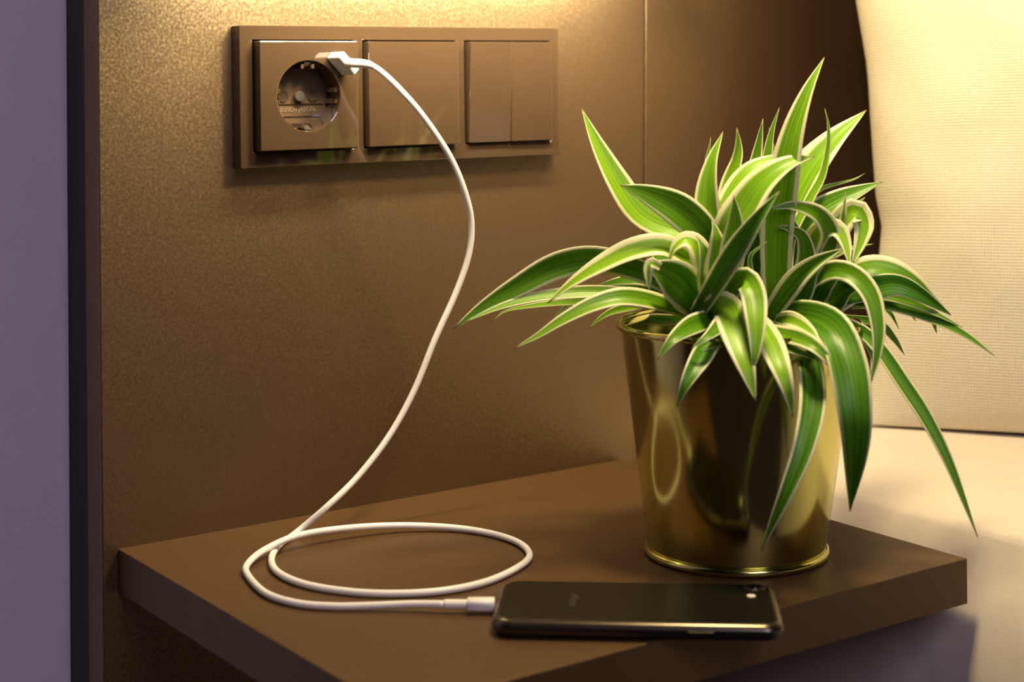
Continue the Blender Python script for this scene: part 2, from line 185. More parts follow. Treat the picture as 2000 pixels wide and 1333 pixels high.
mottle(BATTEN, (.018, .014, .015), (.024, .019, .019), 60)
PURPLE = mat('lavender_wall_paint', (.50, .44, .55), .85, 0, .2)
mottle(PURPLE, (.62, .56, .66), (.68, .61, .71), 60)
bump(PURPLE, 420, .25, .001, 3.0)
PLATE = mat('glossy_brown_plastic', (.125, .080, .055), .06, 0, 1.0)
bsdf(PLATE).inputs['IOR'].default_value = 1.7
mottle(PLATE, (.058, .034, .0195), (.065, .038, .022), 40)
DARKP = mat('dark_brown_recess', (.045, .028, .02), .35, 0, .5)
mottle(DARKP, (.042, .026, .018), (.05, .031, .022), 200)
STEEL = mat('bright_steel', (.85, .80, .68), .28, 1.0)
bump(STEEL, 900, .08, .0003)
WHITE = mat('white_cable_plastic', (.86, .83, .80), .38, 0, .5)
mottle(WHITE, (.85, .82, .79), (.88, .85, .82), 90)
GOLD = mat('gold_metal', (.62, .54, .19), .15, 1.0)
mottle(GOLD, (.53, .515, .175), (.58, .56, .20), 14)
SOIL = mat('potting_soil', (.03, .018, .01), .95, 0, .2)
mottle(SOIL, (.018, .01, .006), (.06, .036, .02), 160)
bump(SOIL, 260, 1.0, .004, 4.0)
PHONE = mat('black_phone_back', (.012, .011, .010), .30, 0, .25)
mottle(PHONE, (.007, .0065, .004), (.009, .008, .005), 30)
PHRIM = mat('black_phone_rim', (.03, .026, .024), .24, .9, .5)
mottle(PHRIM, (.085, .07, .055), (.10, .082, .064), 30)
LENS = mat('camera_glass', (.004, .004, .006), .05, 0, .8)
mottle(LENS, (.004, .004, .006), (.007, .006, .009), 300)
FLASH = mat('flash_diffuser', (.9, .84, .7), .3)
mottle(FLASH, (.86, .80, .66), (.93, .87, .74), 900)
PRINT = mat('grey_print', (.22, .20, .18), .5)
mottle(PRINT, (.045, .04, .03), (.055, .048, .036), 300)
PRINT2 = mat('raised_plastic_lettering', (.22, .16, .10), .3)
mottle(PRINT2, (.2, .15, .09), (.24, .175, .115), 300)
FLOOR = mat('floor_carpet', (.10, .08, .08), .95, 0, .1)
mottle(FLOOR, (.04, .032, .032), (.06, .05, .05), 90)
SHEET = mat('cream_bed_sheet', (.80, .72, .62), .85, 0, .2)
mottle(SHEET, (.74, .66, .56), (.78, .70, .60), 30)
bump(SHEET, 1500, .15, .0005, 1.0, (7, .35, .02))

LINEN = mat('cream_woven_linen', (.80, .73, .58), .9, 0, .15)
def linen(m):
    tc = nd(m, 'ShaderNodeTexCoord')
    wx = nd(m, 'ShaderNodeTexWave', Scale=165.0, Distortion=.6, bands_direction='X'); wx.inputs['Detail'].default_value = 1
    wy = nd(m, 'ShaderNodeTexWave', Scale=165.0, Distortion=.6, bands_direction='Y'); wy.inputs['Detail'].default_value = 1
    for q in (wx, wy): lk(m, tc.outputs['UV'], q.inputs['Vector'])
    mu = nd(m, 'ShaderNodeMath', operation='ADD'); lk(m, wx.outputs['Fac'], mu.inputs[0]); lk(m, wy.outputs['Fac'], mu.inputs[1])
    bp = nd(m, 'ShaderNodeBump', Strength=.35, Distance=.0006); lk(m, mu.outputs[0], bp.inputs['Height'])
    lk(m, bp.outputs['Normal'], bsdf(m).inputs['Normal'])
    nz = nd(m, 'ShaderNodeTexNoise', Scale=420.0, Detail=3.0); lk(m, tc.outputs['UV'], nz.inputs['Vector'])
    mx = nd(m, 'ShaderNodeMix', data_type='RGBA')
    mx.inputs['A'].default_value = (.66, .61, .49, 1); mx.inputs['B'].default_value = (.80, .75, .63, 1)
    lk(m, nz.outputs['Fac'], mx.inputs['Factor']); lk(m, mx.outputs['Result'], bsdf(m).inputs['Base Color'])
linen(LINEN)

def leaf_material():
    """green blade with cream margins; blade tone and margin start are per-leaf custom attributes"""
    m = mat('variegated_leaf', (.1, .4, .03), .38, 0, .45)
    b = bsdf(m)
    uv = nd(m, 'ShaderNodeUVMap'); sep = nd(m, 'ShaderNodeSeparateXYZ'); lk(m, uv.outputs['UV'], sep.inputs[0])
    tone = nd(m, 'ShaderNodeAttribute', attribute_type='OBJECT', attribute_name='tone')
    mar = nd(m, 'ShaderNodeAttribute', attribute_type='OBJECT', attribute_name='margin')
    def mth(op, a, b_=None, clamp=False):
        n = nd(m, 'ShaderNodeMath', operation=op, use_clamp=clamp)
        for i, x in enumerate((a, b_)):
            if x is None: continue
            if isinstance(x, (int, float)): n.inputs[i].default_value = x
            else: lk(m, x, n.inputs[i])
        return n.outputs[0]
    # lengthwise streak noise
    cmb = nd(m, 'ShaderNodeCombineXYZ')
    oi = nd(m, 'ShaderNodeObjectInfo')
    lk(m, mth('MULTIPLY', sep.outputs['X'], 14.0), cmb.inputs[0]); lk(m, mth('MULTIPLY', sep.outputs['Y'], 1.6), cmb.inputs[1])
    lk(m, mth('MULTIPLY', oi.outputs['Random'], 40.0), cmb.inputs[2])
    nz = nd(m, 'ShaderNodeTexNoise', Scale=1.0, Detail=3.0); lk(m, cmb.outputs[0], nz.inputs['Vector'])
    across = mth('ABSOLUTE', mth('SUBTRACT', mth('MULTIPLY', sep.outputs['X'], 2.0), 1.0))
    wob = mth('ADD', across, mth('MULTIPLY', mth('SUBTRACT', nz.outputs['Fac'], .5), .22))
    edge = mth('DIVIDE', mth('SUBTRACT', wob, mar.outputs['Fac']), .10, True)
    green = nd(m, 'ShaderNodeMix', data_type='RGBA')
    green.inputs['A'].default_value = (.036, .20, .006, 1); green.inputs['B'].default_value = (.38, .68, .02, 1)
    gf = mth('ADD', tone.outputs['Fac'], mth('MULTIPLY', mth('SUBTRACT', nz.outputs['Fac'], .5), 1.1), True)
    lk(m, gf, green.inputs['Factor'])
    mix = nd(m, 'ShaderNodeMix', data_type='RGBA'); lk(m, edge, mix.inputs['Factor'])
    lk(m, green.outputs['Result'], mix.inputs['A']); mix.inputs['B'].default_value = (.94, .92, .64, 1)
    tip = nd(m, 'ShaderNodeMix', data_type='RGBA')
    lk(m, mth('DIVIDE', mth('SUBTRACT', sep.outputs['Y'], .965), .03, True), tip.inputs['Factor'])
    lk(m, mix.outputs['Result'], tip.inputs['A']); tip.inputs['B'].default_value = (.42, .27, .10, 1)
    lk(m, tip.outputs['Result'], b.inputs['Base Color'])
    bp = nd(m, 'ShaderNodeBump', Strength=.25, Distance=.0006); lk(m, nz.outputs['Fac'], bp.inputs['Height'])
    lk(m, bp.outputs['Normal'], b.inputs['Normal'])
    tr = nd(m, 'ShaderNodeBsdfTranslucent'); lk(m, tip.outputs['Result'], tr.inputs['Color'])
    ms = nd(m, 'ShaderNodeMixShader', Fac=.38)
    out = m.node_tree.nodes['Material Output']
    lk(m, b.outputs[0], ms.inputs[1]); lk(m, tr.outputs[0], ms.inputs[2]); lk(m, ms.outputs[0], out.inputs['Surface'])
    return m
LEAF = leaf_material()

# ------------------------------------------------------------------ mesh helpers
def link(name, me, m, parent=None, smooth=False):
    o = bpy.data.objects.new(name, me); COL.objects.link(o)
    if m: me.materials.append(m)
    if smooth:
        for p in me.polygons: p.use_smooth = True
    if parent: o.parent = parent
    return o
def from_bm(bm, name, m, parent=None, smooth=False):
    me = bpy.data.meshes.new(name); bmesh.ops.recalc_face_normals(bm, faces=bm.faces); bm.to_mesh(me); bm.free()
    return link(name, me, m, parent, smooth)
def tag(o, label=None, cat=None, group=None, kind=None):
    if label: o['label'] = label
    if cat: o['category'] = cat
    if group: o['group'] = group
    if kind: o['kind'] = kind
    return o
def empty(name, loc, label, cat):
    o = bpy.data.objects.new(name, None); COL.objects.link(o); o.location = loc; o.empty_display_size = .02
    return tag(o, label, cat)
def box_bm(x0, x1, y0, y1, z0, z1, bev=0.0, seg=2):
    bm = bmesh.new()
    vs = [bm.verts.new((x, y, z)) for x in (x0, x1) for y in (y0, y1) for z in (z0, z1)]
    for f in ((0, 1, 3, 2), (4, 6, 7, 5), (0, 4, 5, 1), (2, 3, 7, 6), (0, 2, 6, 4), (1, 5, 7, 3)):
        bm.faces.new([vs[i] for i in f])
    bmesh.ops.recalc_face_normals(bm, faces=bm.faces)
    if bev: bmesh.ops.bevel(bm, geom=bm.edges[:], offset=bev, segments=seg, profile=.5, affect='EDGES')
    return bm
def box(name, x0, x1, y0, y1, z0, z1, m, parent=None, bev=0.0, seg=2):
    return from_bm(box_bm(x0, x1, y0, y1, z0, z1, bev, seg), name, m, parent)
def catmull(pts, n):
    P = [Vector(p) for p in pts]
    P = [P[0] * 2 - P[1]] + P + [P[-1] * 2 - P[-2]]
    out = []
    segs = len(P) - 3
    for k in range(n + 1):
        t = k / n * segs; i = min(int(t), segs - 1); t -= i
        a, b, c, d = P[i:i + 4]
        out.append(.5 * ((2 * b) + (c - a) * t + (2 * a - 5 * b + 4 * c - d) * t * t + (3 * b - a - 3 * c + d) * t ** 3))
    return out
def resample(pts, n):
    d = [0.0]
    for a, b in zip(pts, pts[1:]): d.append(d[-1] + (b - a).length)
    out = []; j = 0
    for k in range(n + 1):
        s = d[-1] * k / n
        while j < len(d) - 2 and d[j + 1] < s: j += 1
        t = (s - d[j]) / max(1e-9, d[j + 1] - d[j]); out.append(pts[j].lerp(pts[j + 1], min(1, t)))
    return out
def tube_bm(path, radius, sides=14):
    """swept tube; radius is a number or one per point"""
    bm = bmesh.new(); rings = []
    n = len(path); N = None
    for i, p in enumerate(path):
        T = (path[min(i + 1, n - 1)] - path[max(i - 1, 0)]).normalized()
        if N is None: N = T.orthogonal().normalized()
        N = (N - T * N.dot(T)).normalized(); B = T.cross(N)
        r = radius if isinstance(radius, (int, float)) else radius[i]
        rings.append([bm.verts.new(p + (N * math.cos(a) + B * math.sin(a)) * r) for a in (2 * math.pi * k / sides for k in range(sides))])
    for a, b in zip(rings, rings[1:]):
        for k in range(sides): bm.faces.new((a[k], a[(k + 1) % sides], b[(k + 1) % sides], b[k]))
    bm.faces.new(rings[0][::-1]); bm.faces.new(rings[-1])
    return bm
def lathe_bm(prof, sides=96, shear=(0, 0), closed=False):
    bm = bmesh.new(); rings = []
    for r, z in prof:
        if r < 1e-6: rings.append([bm.verts.new((shear[0] * z, shear[1] * z, z))])
        else: rings.append([bm.verts.new((r * math.cos(2 * math.pi * k / sides) + shear[0] * z, r * math.sin(2 * math.pi * k / sides) + shear[1] * z, z)) for k in range(sides)])
    pairs = list(zip(rings, rings[1:])) + ([(rings[-1], rings[0])] if closed else [])
    for a, b in pairs:
        for k in range(sides):
            k2 = (k + 1) % sides
            if len(a) == 1: bm.faces.new((a[0], b[k2], b[k]))
            elif len(b) == 1: bm.faces.new((a[k], a[k2], b[0]))
            else: bm.faces.new((a[k], a[k2], b[k2], b[k]))
    return bm
def text_mesh(body, size, extrude):
    c = bpy.data.curves.new('lettering', 'FONT'); c.body = body; c.size = size; c.extrude = extrude
    c.align_x = 'CENTER'; c.align_y = 'CENTER'; c.resolution_u = 3
    o = bpy.data.objects.new('lettering', c); COL.objects.link(o)
    bpy.context.view_layer.update()
    me = bpy.data.meshes.new_from_object(o.evaluated_get(bpy.context.evaluated_depsgraph_get()))
    bpy.data.objects.remove(o); return me

# ------------------------------------------------------------------ the setting
SEAM0, SEAM1 = .3985, .4005
wall = box('wall_back', -2.2, 2.4, .0525, .12, -.55, 1.9, PURPLE); tag(wall, kind='structure')
floor = box('floor', -2.6, 2.4, -3.4, .12, -.60, -.55, FLOOR); tag(floor, kind='structure')
def panel(x0a, x0b, x1a, x1b, name, parent):
    """upright laminate board; a = x at z 0, b = x at z 0.32"""
    bm = bmesh.new(); vs = []
    for (a, b) in ((x0a, x0b), (x1a, x1b)):
        for y in (-.0, .021):
            for z in (-.55, 1.05):
                vs.append(bm.verts.new((a + (b - a) * z / .32, y, z)))
    for f in ((0, 1, 3, 2), (4, 6, 7, 5), (0, 4, 5, 1), (2, 3, 7, 6), (0, 2, 6, 4), (1, 5, 7, 3)): bm.faces.new([vs[i] for i in f])
    bmesh.ops.recalc_face_normals(bm, faces=bm.faces)
    bmesh.ops.bevel(bm, geom=bm.edges[:], offset=.0009, segments=3, profile=.5, affect='EDGES')
    return from_bm(bm, name, PANEL, parent)
hb = bpy.data.objects.new('wall_panelling', None); COL.objects.link(hb); tag(hb, kind='structure')
panel(.0243, .0237, SEAM0 - .0004, SEAM1 - .0004 + .0035, 'panel', hb)
panel(SEAM0 + .0006, SEAM1 + .0006 + .0035, 2.2, 2.2, 'panel', hb)
box('batten', .0258, 2.19, .0212, .0524, -.549, 1.045, BATTEN, hb)

# ------------------------------------------------------------------ unseen wall lamp: fixture invented, its light inferred from the shadows
LX, LY, LZ = .265, -.265, .510
lamp = empty('unseen_wall_lamp', (LX, -.0005, LZ + .09), 'unseen wall lamp with invented fixture and added LED bar above the sockets', 'lamp')
from_bm(box_bm(-.035, .035, -.018, 0, -.035, .035, .002), 'wall_mount', PLATE, lamp)
from_bm(tube_bm(resample(catmull([(0, -.016, 0), (0, -.07, .006), (0, LY * .8, .0), (0, LY + .0005, -.022)], 20), 20), .006), 'arm', PLATE, lamp, True)
sh = from_bm(lathe_bm([(.012, .0), (.05, -.004), (.062, -.07), (.0605, -.07), (.0485, -.0055), (.012, -.002)], 64, closed=True), 'lamp_shade', PLATE, lamp, True)
sh.location = (0, LY + .0005, -.02)
pl = bpy.data.lights.new('lamp_bulb', 'POINT'); pl.energy = 11.0; pl.color = (1.0, .80, .42); pl.shadow_soft_size = .036
plo = bpy.data.objects.new('lamp_bulb', pl); COL.objects.link(plo); plo.location = (LX, LY, LZ)

# made-up LED bar out of view, added for the glare on the upper panel
BZ = .345
from_bm(box_bm(-.175, .135, -.084, -.056, BZ - LZ - .09 + .002, BZ - LZ - .09 + .016, .002), 'added_led_bar', PLATE, lamp)
from_bm(tube_bm(resample(catmull([(0, -.014, -.02), (-.02, -.05, -.05), (-.03, -.066, -.13), (-.03, -.07, BZ - LZ - .078)], 16), 14), .004), 'added_led_arm', PLATE, lamp, True)
ld = bpy.data.lights.new('added_led', 'AREA'); ld.shape = 'RECTANGLE'; ld.size = .30; ld.size_y = .02
ld.energy = 2.1; ld.color = (1.0, .88, .56)
ldo = bpy.data.objects.new('added_led', ld); COL.objects.link(ldo); ldo.location = (LX - .020, -.0705, BZ)
ldo.rotation_euler = (math.radians(48), 0, 0); ld.spread = math.radians(135)

# ------------------------------------------------------------------ bedside shelf
shelf = box('bedside_shelf', .0328, .3787, -.2843, -.0004, -.0234, 0, SHELF, None, .0006, 2)
tag(shelf, 'brown laminate bedside shelf fixed to the panel under the sockets', 'shelf')

# ------------------------------------------------------------------ bed and pillow
def soft_block(x0, x1, y0, y1, z0, z1, rad, nx, ny, amp):
    bm = bmesh.new()
    prof = [(0, z0)]
    # side then rounded edge then top, swept along y
    cols = [(x0 - .034, z0), (x0 - .036, z0 * .6), (x0 - .034, -.16), (x0 - .030, -.10), (x0 - .025, -.06), (x0 - .019, -.035), (x0 - .012, -.018)]
    cols += [(x0 + rad - rad * math.cos(a), z1 - rad + rad * math.sin(a)) for a in (.61 + (math.pi / 2 - .61) * k / 10 for k in range(11))]
    cols += [(x0 + rad + (x1 - x0 - rad) * (k / nx) ** 1.6, z1 + .0138 * (1 - math.exp(-(x1 - x0 - rad) * (k / nx) ** 1.6 / .05))) for k in range(1, nx + 1)]
    cols += [(x1, z0)]
    rows = []
    for j in range(ny + 1):
        y = y0 + (y1 - y0) * (j / ny); row = []
        for (x, z) in cols:
            k = noise.noise(Vector((x * 6, y * 7, z * 4))) * amp + noise.noise(Vector((x * 17 + 3, y * 9, z * 9))) * amp * .35
            dx = k * .5 if z < z1 - .004 and x < x0 + rad else 0
            dz = k if z > z1 - rad and x > x0 + .004 and x < x1 else 0
            row.append(bm.verts.new((x + dx, y, z + dz)))
        rows.append(row)
    for a, b in zip(rows, rows[1:]):
        for i in range(len(cols) - 1): bm.faces.new((a[i], a[i + 1], b[i + 1], b[i]))
        bm.faces.new((a[-1], a[0], b[0], b[-1]))
    bm.faces.new(rows[0]); bm.faces.new(rows[-1][::-1])
    return bm
bed = from_bm(soft_block(.404, 1.5, -1.9, -.006, -.5, .008, .010, 60, 150, .0022), 'mattress', SHEET, None, True)
tag(bed, 'bed mattress under a cream fitted sheet beside the shelf', 'mattress')

def make_pillow():
    o = Vector(PILLOW['o']); X = Vector(PILLOW['x']); U = Vector(PILLOW['up']); N = X.cross(U).normalized()
    if N.y < 0: N = -N                                       # N points away from the viewer, to the wall
    ed = PILLOW['edge']
    def left(v):
        for (a, va), (b, vb) in zip(ed, ed[1:]):
            if va <= v <= vb: return a + (b - a) * (v - va) / (vb - va)
        return ed[-1][0] + .01 * min(1, (v - ed[-1][1]) * 4)
    Wd, Hd = .52, .42
    nx, nz = 70, 64
    bm = bmesh.new(); uvl = bm.loops.layers.uv.new('UVMap')
    grid = {}
    for side in (0, 1):
        for i in range(nx + 1):
            for j in range(nz + 1):
                # denser rows near the borders
                s = .5 - .5 * math.cos(math.pi * i / nx); t = .5 - .5 * math.cos(math.pi * j / nz)
                v = t * (Hd - .03 * math.sin(math.pi * s))
                l = left(v); xx = l + (Wd - .03 * math.sin(math.pi * t) - l) * s
                e = min(1, (1 - abs(2 * s - 1) ** 2.6)) * min(1, (1 - abs(2 * t - 1) ** 2.6))
                th = .078 * max(0, e) ** .6
                q = Vector((xx * 9, v * 9, side * 5))
                wr = (noise.noise(q) * .008 + noise.noise(q * 2.7 + Vector((4, 1, 0))) * .0036) * min(1, e * 3)
                # soft creases running in from the left seam
                wr += .0022 * math.sin(v * 70 + 4 * noise.noise(Vector((v * 10, 3, 1)))) * math.exp(-s * 26) * min(1, e * 6)
                border = (i in (0, nx)) or (j in (0, nz))
                if border and side == 1: grid[(1, i, j)] = grid[(0, i, j)]; continue
                off = 0 if border else (th + wr)
                p = o + X * xx + U * v + N * (.012 + (off if side else -off * .8))
                grid[(side, i, j)] = bm.verts.new(p)
                grid[('uv', i, j)] = (xx, v)
    for side in (0, 1):
        for i in range(nx):
            for j in range(nz):
                ks = [(i, j), (i + 1, j), (i + 1, j + 1), (i, j + 1)]
                if side: ks.reverse()
                f = bm.faces.new([grid[(side, a, b)] for a, b in ks])
                for lp, k in zip(f.loops, ks): lp[uvl].uv = grid[('uv',) + k]
    ob = from_bm(bm, 'pillow', LINEN, None, True)
    return tag(ob, 'cream woven pillow standing upright on the bed against the panel', 'pillow')
make_pillow()

# ------------------------------------------------------------------ socket and switch frame
FX, FZ, FY = .1018, .2020, -.0095
fr = empty('socket_frame', (FX + .111, -.0003, FZ + .040), 'glossy brown triple wall frame with power socket, blank cover and double switch', 'wall socket')
fr.rotation_euler = (0, -.0063, 0)
def mm(*a): return [v / 1000 for v in a]
HOLES = [(8.0, 72.2), (79.0, 143.6), (150.2, 215.2)]; ZH = (8.6, 71.8)
def frame_mesh():
    xs = [0]; 
    for a, b in HOLES: xs += [a, b]
    xs.append(222); zs = [0, ZH[0], ZH[1], 80]
    bm = bmesh.new(); V = {}
    def v(i, j, y):
        if (i, j, y) not in V: V[(i, j, y)] = bm.verts.new(((xs[i] - 111) / 1000, y, (zs[j] - 40) / 1000))
        return V[(i, j, y)]
    solid = lambda i, j: 0 <= i < 7 and 0 <= j < 3 and not (j == 1 and i in (1, 3, 5))
    for i in range(7):
        for j in range(3):
            if not solid(i, j): continue
            bm.faces.new([v(i, j, FY), v(i + 1, j, FY), v(i + 1, j + 1, FY), v(i, j + 1, FY)])
            bm.faces.new([v(i, j, 0), v(i, j + 1, 0), v(i + 1, j + 1, 0), v(i + 1, j, 0)])
            for (di, dj, a, b) in ((-1, 0, (i, j), (i, j + 1)), (1, 0, (i + 1, j), (i + 1, j + 1)), (0, -1, (i, j), (i + 1, j)), (0, 1, (i, j + 1), (i + 1, j + 1))):
                if not solid(i + di, j + dj): bm.faces.new([v(*a, FY), v(*b, FY), v(*b, 0), v(*a, 0)])
    bmesh.ops.recalc_face_normals(bm, faces=bm.faces)
    es = [e for e in bm.edges if len(e.link_faces) == 2 and e.calc_face_angle(0) > .5]
    bmesh.ops.bevel(bm, geom=es, offset=.0006, segments=3, profile=.5, affect='EDGES')
    return bm
from_bm(frame_mesh(), 'frame', PLATE, fr)
from_bm(box_bm(-.104, .105, -.0018, -.0005, -.0325, .0328), 'backing_plate', DARKP, fr)

# power socket insert: square face with a round well
CX, CZ, RW = (38.9 + .5 - 111) / 1000, (39.9 - 40) / 1000, .0200
def socket_face():
    x0, x1, z0, z1 = mm(8.9 - 111, 71.4 - 111, 9.5 - 40, 71.0 - 40)
    yf = -.0168; n = 96; bm = bmesh.new()
    sq = []; ci = []; cb = []; sb = []
    for k in range(n):
        a = 2 * math.pi * (k + .5) / n - math.pi; dx, dz = math.cos(a), math.sin(a)
        t = min(((x1 if dx > 0 else x0) - CX) / dx if abs(dx) > 1e-9 else 9, ((z1 if dz > 0 else z0) - CZ) / dz if abs(dz) > 1e-9 else 9)
        px, pz = CX + dx * t, CZ + dz * t
        sq.append(bm.verts.new((px, yf, pz))); sb.append(bm.verts.new((px, -.005, pz)))
        ci.append(bm.verts.new((CX + dx * RW, yf, CZ + dz * RW))); cb.append(bm.verts.new((CX + dx * RW * .985, -.0022, CZ + dz * RW * .985)))
    # snap the vertices nearest each corner onto it
    for cx in (x0, x1):
        for cz in (z0, z1):
            k = min(range(n), key=lambda q: (sq[q].co.x - cx) ** 2 + (sq[q].co.z - cz) ** 2)
            sq[k].co.x = sb[k].co.x = cx; sq[k].co.z = sb[k].co.z = cz
    e1 = []
    for k in range(n):
        k2 = (k + 1) % n
        bm.faces.new((sq[k], sq[k2], ci[k2], ci[k])); bm.faces.new((ci[k], ci[k2], cb[k2], cb[k])); bm.faces.new((sq[k2], sq[k], sb[k], sb[k2]))
    bmesh.ops.recalc_face_normals(bm, faces=bm.faces)
    es = [e for e in bm.edges if len(e.link_faces) == 2 and e.calc_face_angle(0) > .9]
    bmesh.ops.bevel(bm, geom=es, offset=.0005, segments=2, profile=.5, affect='EDGES')
    return bm
so = from_bm(socket_face(), 'power_socket', PLATE, fr)
def disc(name, x, z, y0, y1, r, m, parent, sides=32, bev=.0002):
    bm = lathe_bm([(0, 0), (r - bev, 0), (r, bev), (r, y0 - y1), (0, y0 - y1)], sides)
    bmesh.ops.rotate(bm, verts=bm.verts, matrix=Matrix.Rotation(math.pi / 2, 3, 'X'))
    bmesh.ops.translate(bm, verts=bm.verts, vec=(x, y1, z))
    return from_bm(bm, name, m, parent)
def well_floor():
    """disc with two pin holes and a screw hole, built as a grid cut by the holes"""
    bm = lathe_bm([(0, 0), (RW * .984, 0), (RW * .984, .0008), (0, .0008)], 64)
    bmesh.ops.rotate(bm, verts=bm.verts, matrix=Matrix.Rotation(math.pi / 2, 3, 'X'))
    bmesh.ops.translate(bm, verts=bm.verts, vec=(CX, -.0022, CZ))
    return bm
WELL = mat('matt_brown_plastic', (.08, .047, .027), .38, 0, .5)
mottle(WELL, (.075, .044, .025), (.085, .05, .029), 60)
from_bm(well_floor(), 'well_floor', WELL, so)
def ring(name, x, z, y, r0, r1, h, m, parent):
    bm = lathe_bm([(r0, 0), (r1, 0), (r1, h), (r0, h)], 28, closed=True)
    bmesh.ops.rotate(bm, verts=bm.verts, matrix=Matrix.Rotation(math.pi / 2, 3, 'X'))
    bmesh.ops.translate(bm, verts=bm.verts, vec=(x, y, z)); return from_bm(bm, name, m, parent)
for sx in (-1, 1):
    disc('pin_hole', CX + sx * .0095, CZ, -.0030, -.00325, .0028, DARKP, so)
    ring('pin_hole_collar', CX + sx * .0095, CZ, -.0030, .0027, .0034, .0006, PLATE, so)
sc = disc('screw', CX, CZ, -.0030, -.0046, .0029, STEEL, so)
for a in (.6, .6 + math.pi / 2):
    b = box_bm(-.0024, .0024, -.00482, -.0046, -.0004, .0004)
    bmesh.ops.rotate(b, cent=(0, 0, 0), verts=b.verts, matrix=Matrix.Rotation(a, 3, 'Y')); bmesh.ops.translate(b, verts=b.verts, vec=(CX, 0, CZ))
    from_bm(b, 'screw_slot', DARKP, sc)
from_bm(box_bm(CX - .016, CX + .016, -.0036, -.0030, CZ - .0047, CZ - .0042), 'ridge', PLATE, so)
from_bm(box_bm(CX - .014, CX + .014, -.0036, -.0030, CZ - .0118, CZ - .0113), 'ridge', PLATE, so)
tm = text_mesh('BUSCH-JAEGER', .0034, .00012)
t = link('lettering', tm, PRINT2, so); t.rotation_euler = (math.pi / 2, 0, 0); t.location = (CX, -.0032, CZ - .0080)
# earth clips at the top and bottom of the well, side guide ribs
for sz in (1, -1):
    pts = [(0, -.0035, .0190), (0, -.008, .0172), (0, -.0115, .0166), (0, -.0150, .0184)]
    bm = bmesh.new(); rows = []
    for p in resample(catmull(pts, 16), 12):
        rows.append([bm.verts.new((CX + q * .0019, p.y, CZ + sz * (p.z + e))) for q, e in ((-1, 0), (1, 0), (1, .0007), (-1, .0007))])
    for a, b in zip(rows, rows[1:]):
        for k in range(4): bm.faces.new((a[k], a[(k + 1) % 4], b[(k + 1) % 4], b[k]))
    bm.faces.new(rows[0]); bm.faces.new(rows[-1][::-1])
    from_bm(bm, 'earth_clip', STEEL, so)
    from_bm(box_bm(CX - .0042, CX - .0024, -.0155, -.003, CZ + sz * .0168 - .0012, CZ + sz * .0168 + .0012), 'clip_guide', PLATE, so)
    from_bm(box_bm(CX + .0024, CX + .0042, -.0155, -.003, CZ + sz * .0168 - .0012, CZ + sz * .0168 + .0012), 'clip_guide', PLATE, so)
for sx in (-1, 1):
    from_bm(box_bm(CX + sx * .0188 - .0014, CX + sx * .0188 + .0014, -.0150, -.003, CZ - .0045, CZ - .0020), 'guide_rib', PLATE, so)
    from_bm(box_bm(CX + sx * .0188 - .0014, CX + sx * .0188 + .0014, -.0150, -.003, CZ + .0020, CZ + .0045), 'guide_rib', PLATE, so)
def plate(name, a, b, ytop, ybot, z0=9.5, z1=71.0):
    x0, x1, q0, q1 = mm(a - 111, b - 111, z0 - 40, z1 - 40)
    bm = box_bm(x0, x1, -.005, -.02, q0, q1)
    bm.verts.ensure_lookup_table()
    for v in bm.verts:
        if v.co.y < -.01: v.co.y = ytop if v.co.z > 0 else ybot
    bmesh.ops.recalc_face_normals(bm, faces=bm.faces)
    bmesh.ops.bevel(bm, geom=bm.edges[:], offset=.0005, segments=3, profile=.5, affect='EDGES')
    return from_bm(bm, name, PLATE, fr)
plate('blank_cover', 80.2, 142.8, -.0142, -.0142)
plate('switch_rocker', 151.4, 182.3, -.0148, -.0118)
plate('switch_rocker', 182.9, 214.4, -.0132, -.0122)

# ------------------------------------------------------------------ charging cable with its two plugs
cable = empty('charging_cable', CABLE[20], 'white charging cable looped on the shelf between socket and phone', 'cable')
PI_ = Matrix.Translation(cable.location).inverted()
def under_cable(o): o.parent = cable; o.matrix_parent_inverse = PI_; return o
PX, PZ = .1590, .2598
plugd = Vector((PX + .0004, -.0172, PZ))
RY = Matrix.Rotation(math.radians(45), 3, 'Y')
def plug_part(name, w_, h_, y0, y1, m, bev):
    b = box_bm(-w_ / 2, w_ / 2, y1, y0, -h_ / 2, h_ / 2, bev, 3)
    bmesh.ops.rotate(b, cent=(0, 0, 0), verts=b.verts, matrix=RY); bmesh.ops.translate(b, verts=b.verts, vec=(PX, 0, PZ))
    return under_cable(from_bm(b, name, m, None, False))
up_ = plug_part('usb_plug', .0145, .0052, -.0174, -.0318, WHITE, .0009)
start = Vector((PX, -.0318, PZ))
cpts = [start + Vector((0, .002, 0)), start + Vector((.0006, -.003, .0))] + [Vector(c) for c in CABLE[1:]]
path = resample(catmull(cpts, 900), 420)
under_cable(from_bm(tube_bm(path, .00178, 14), 'cord', WHITE, None, True))
under_cable(from_bm(tube_bm(path[:9], [.0026] * 5 + [.0025, .0024, .0022, .0018], 16), 'strain_relief', WHITE, None, True))
l0, l1, l2 = (Vector(q) for q in LTG)
d = (l2 - l0).normalized()
n_ = 14
under_cable(from_bm(tube_bm([l0.lerp(l1, k / n_) for k in range(n_ + 1)], .00225, 20), 'strain_relief', WHITE, None, True))
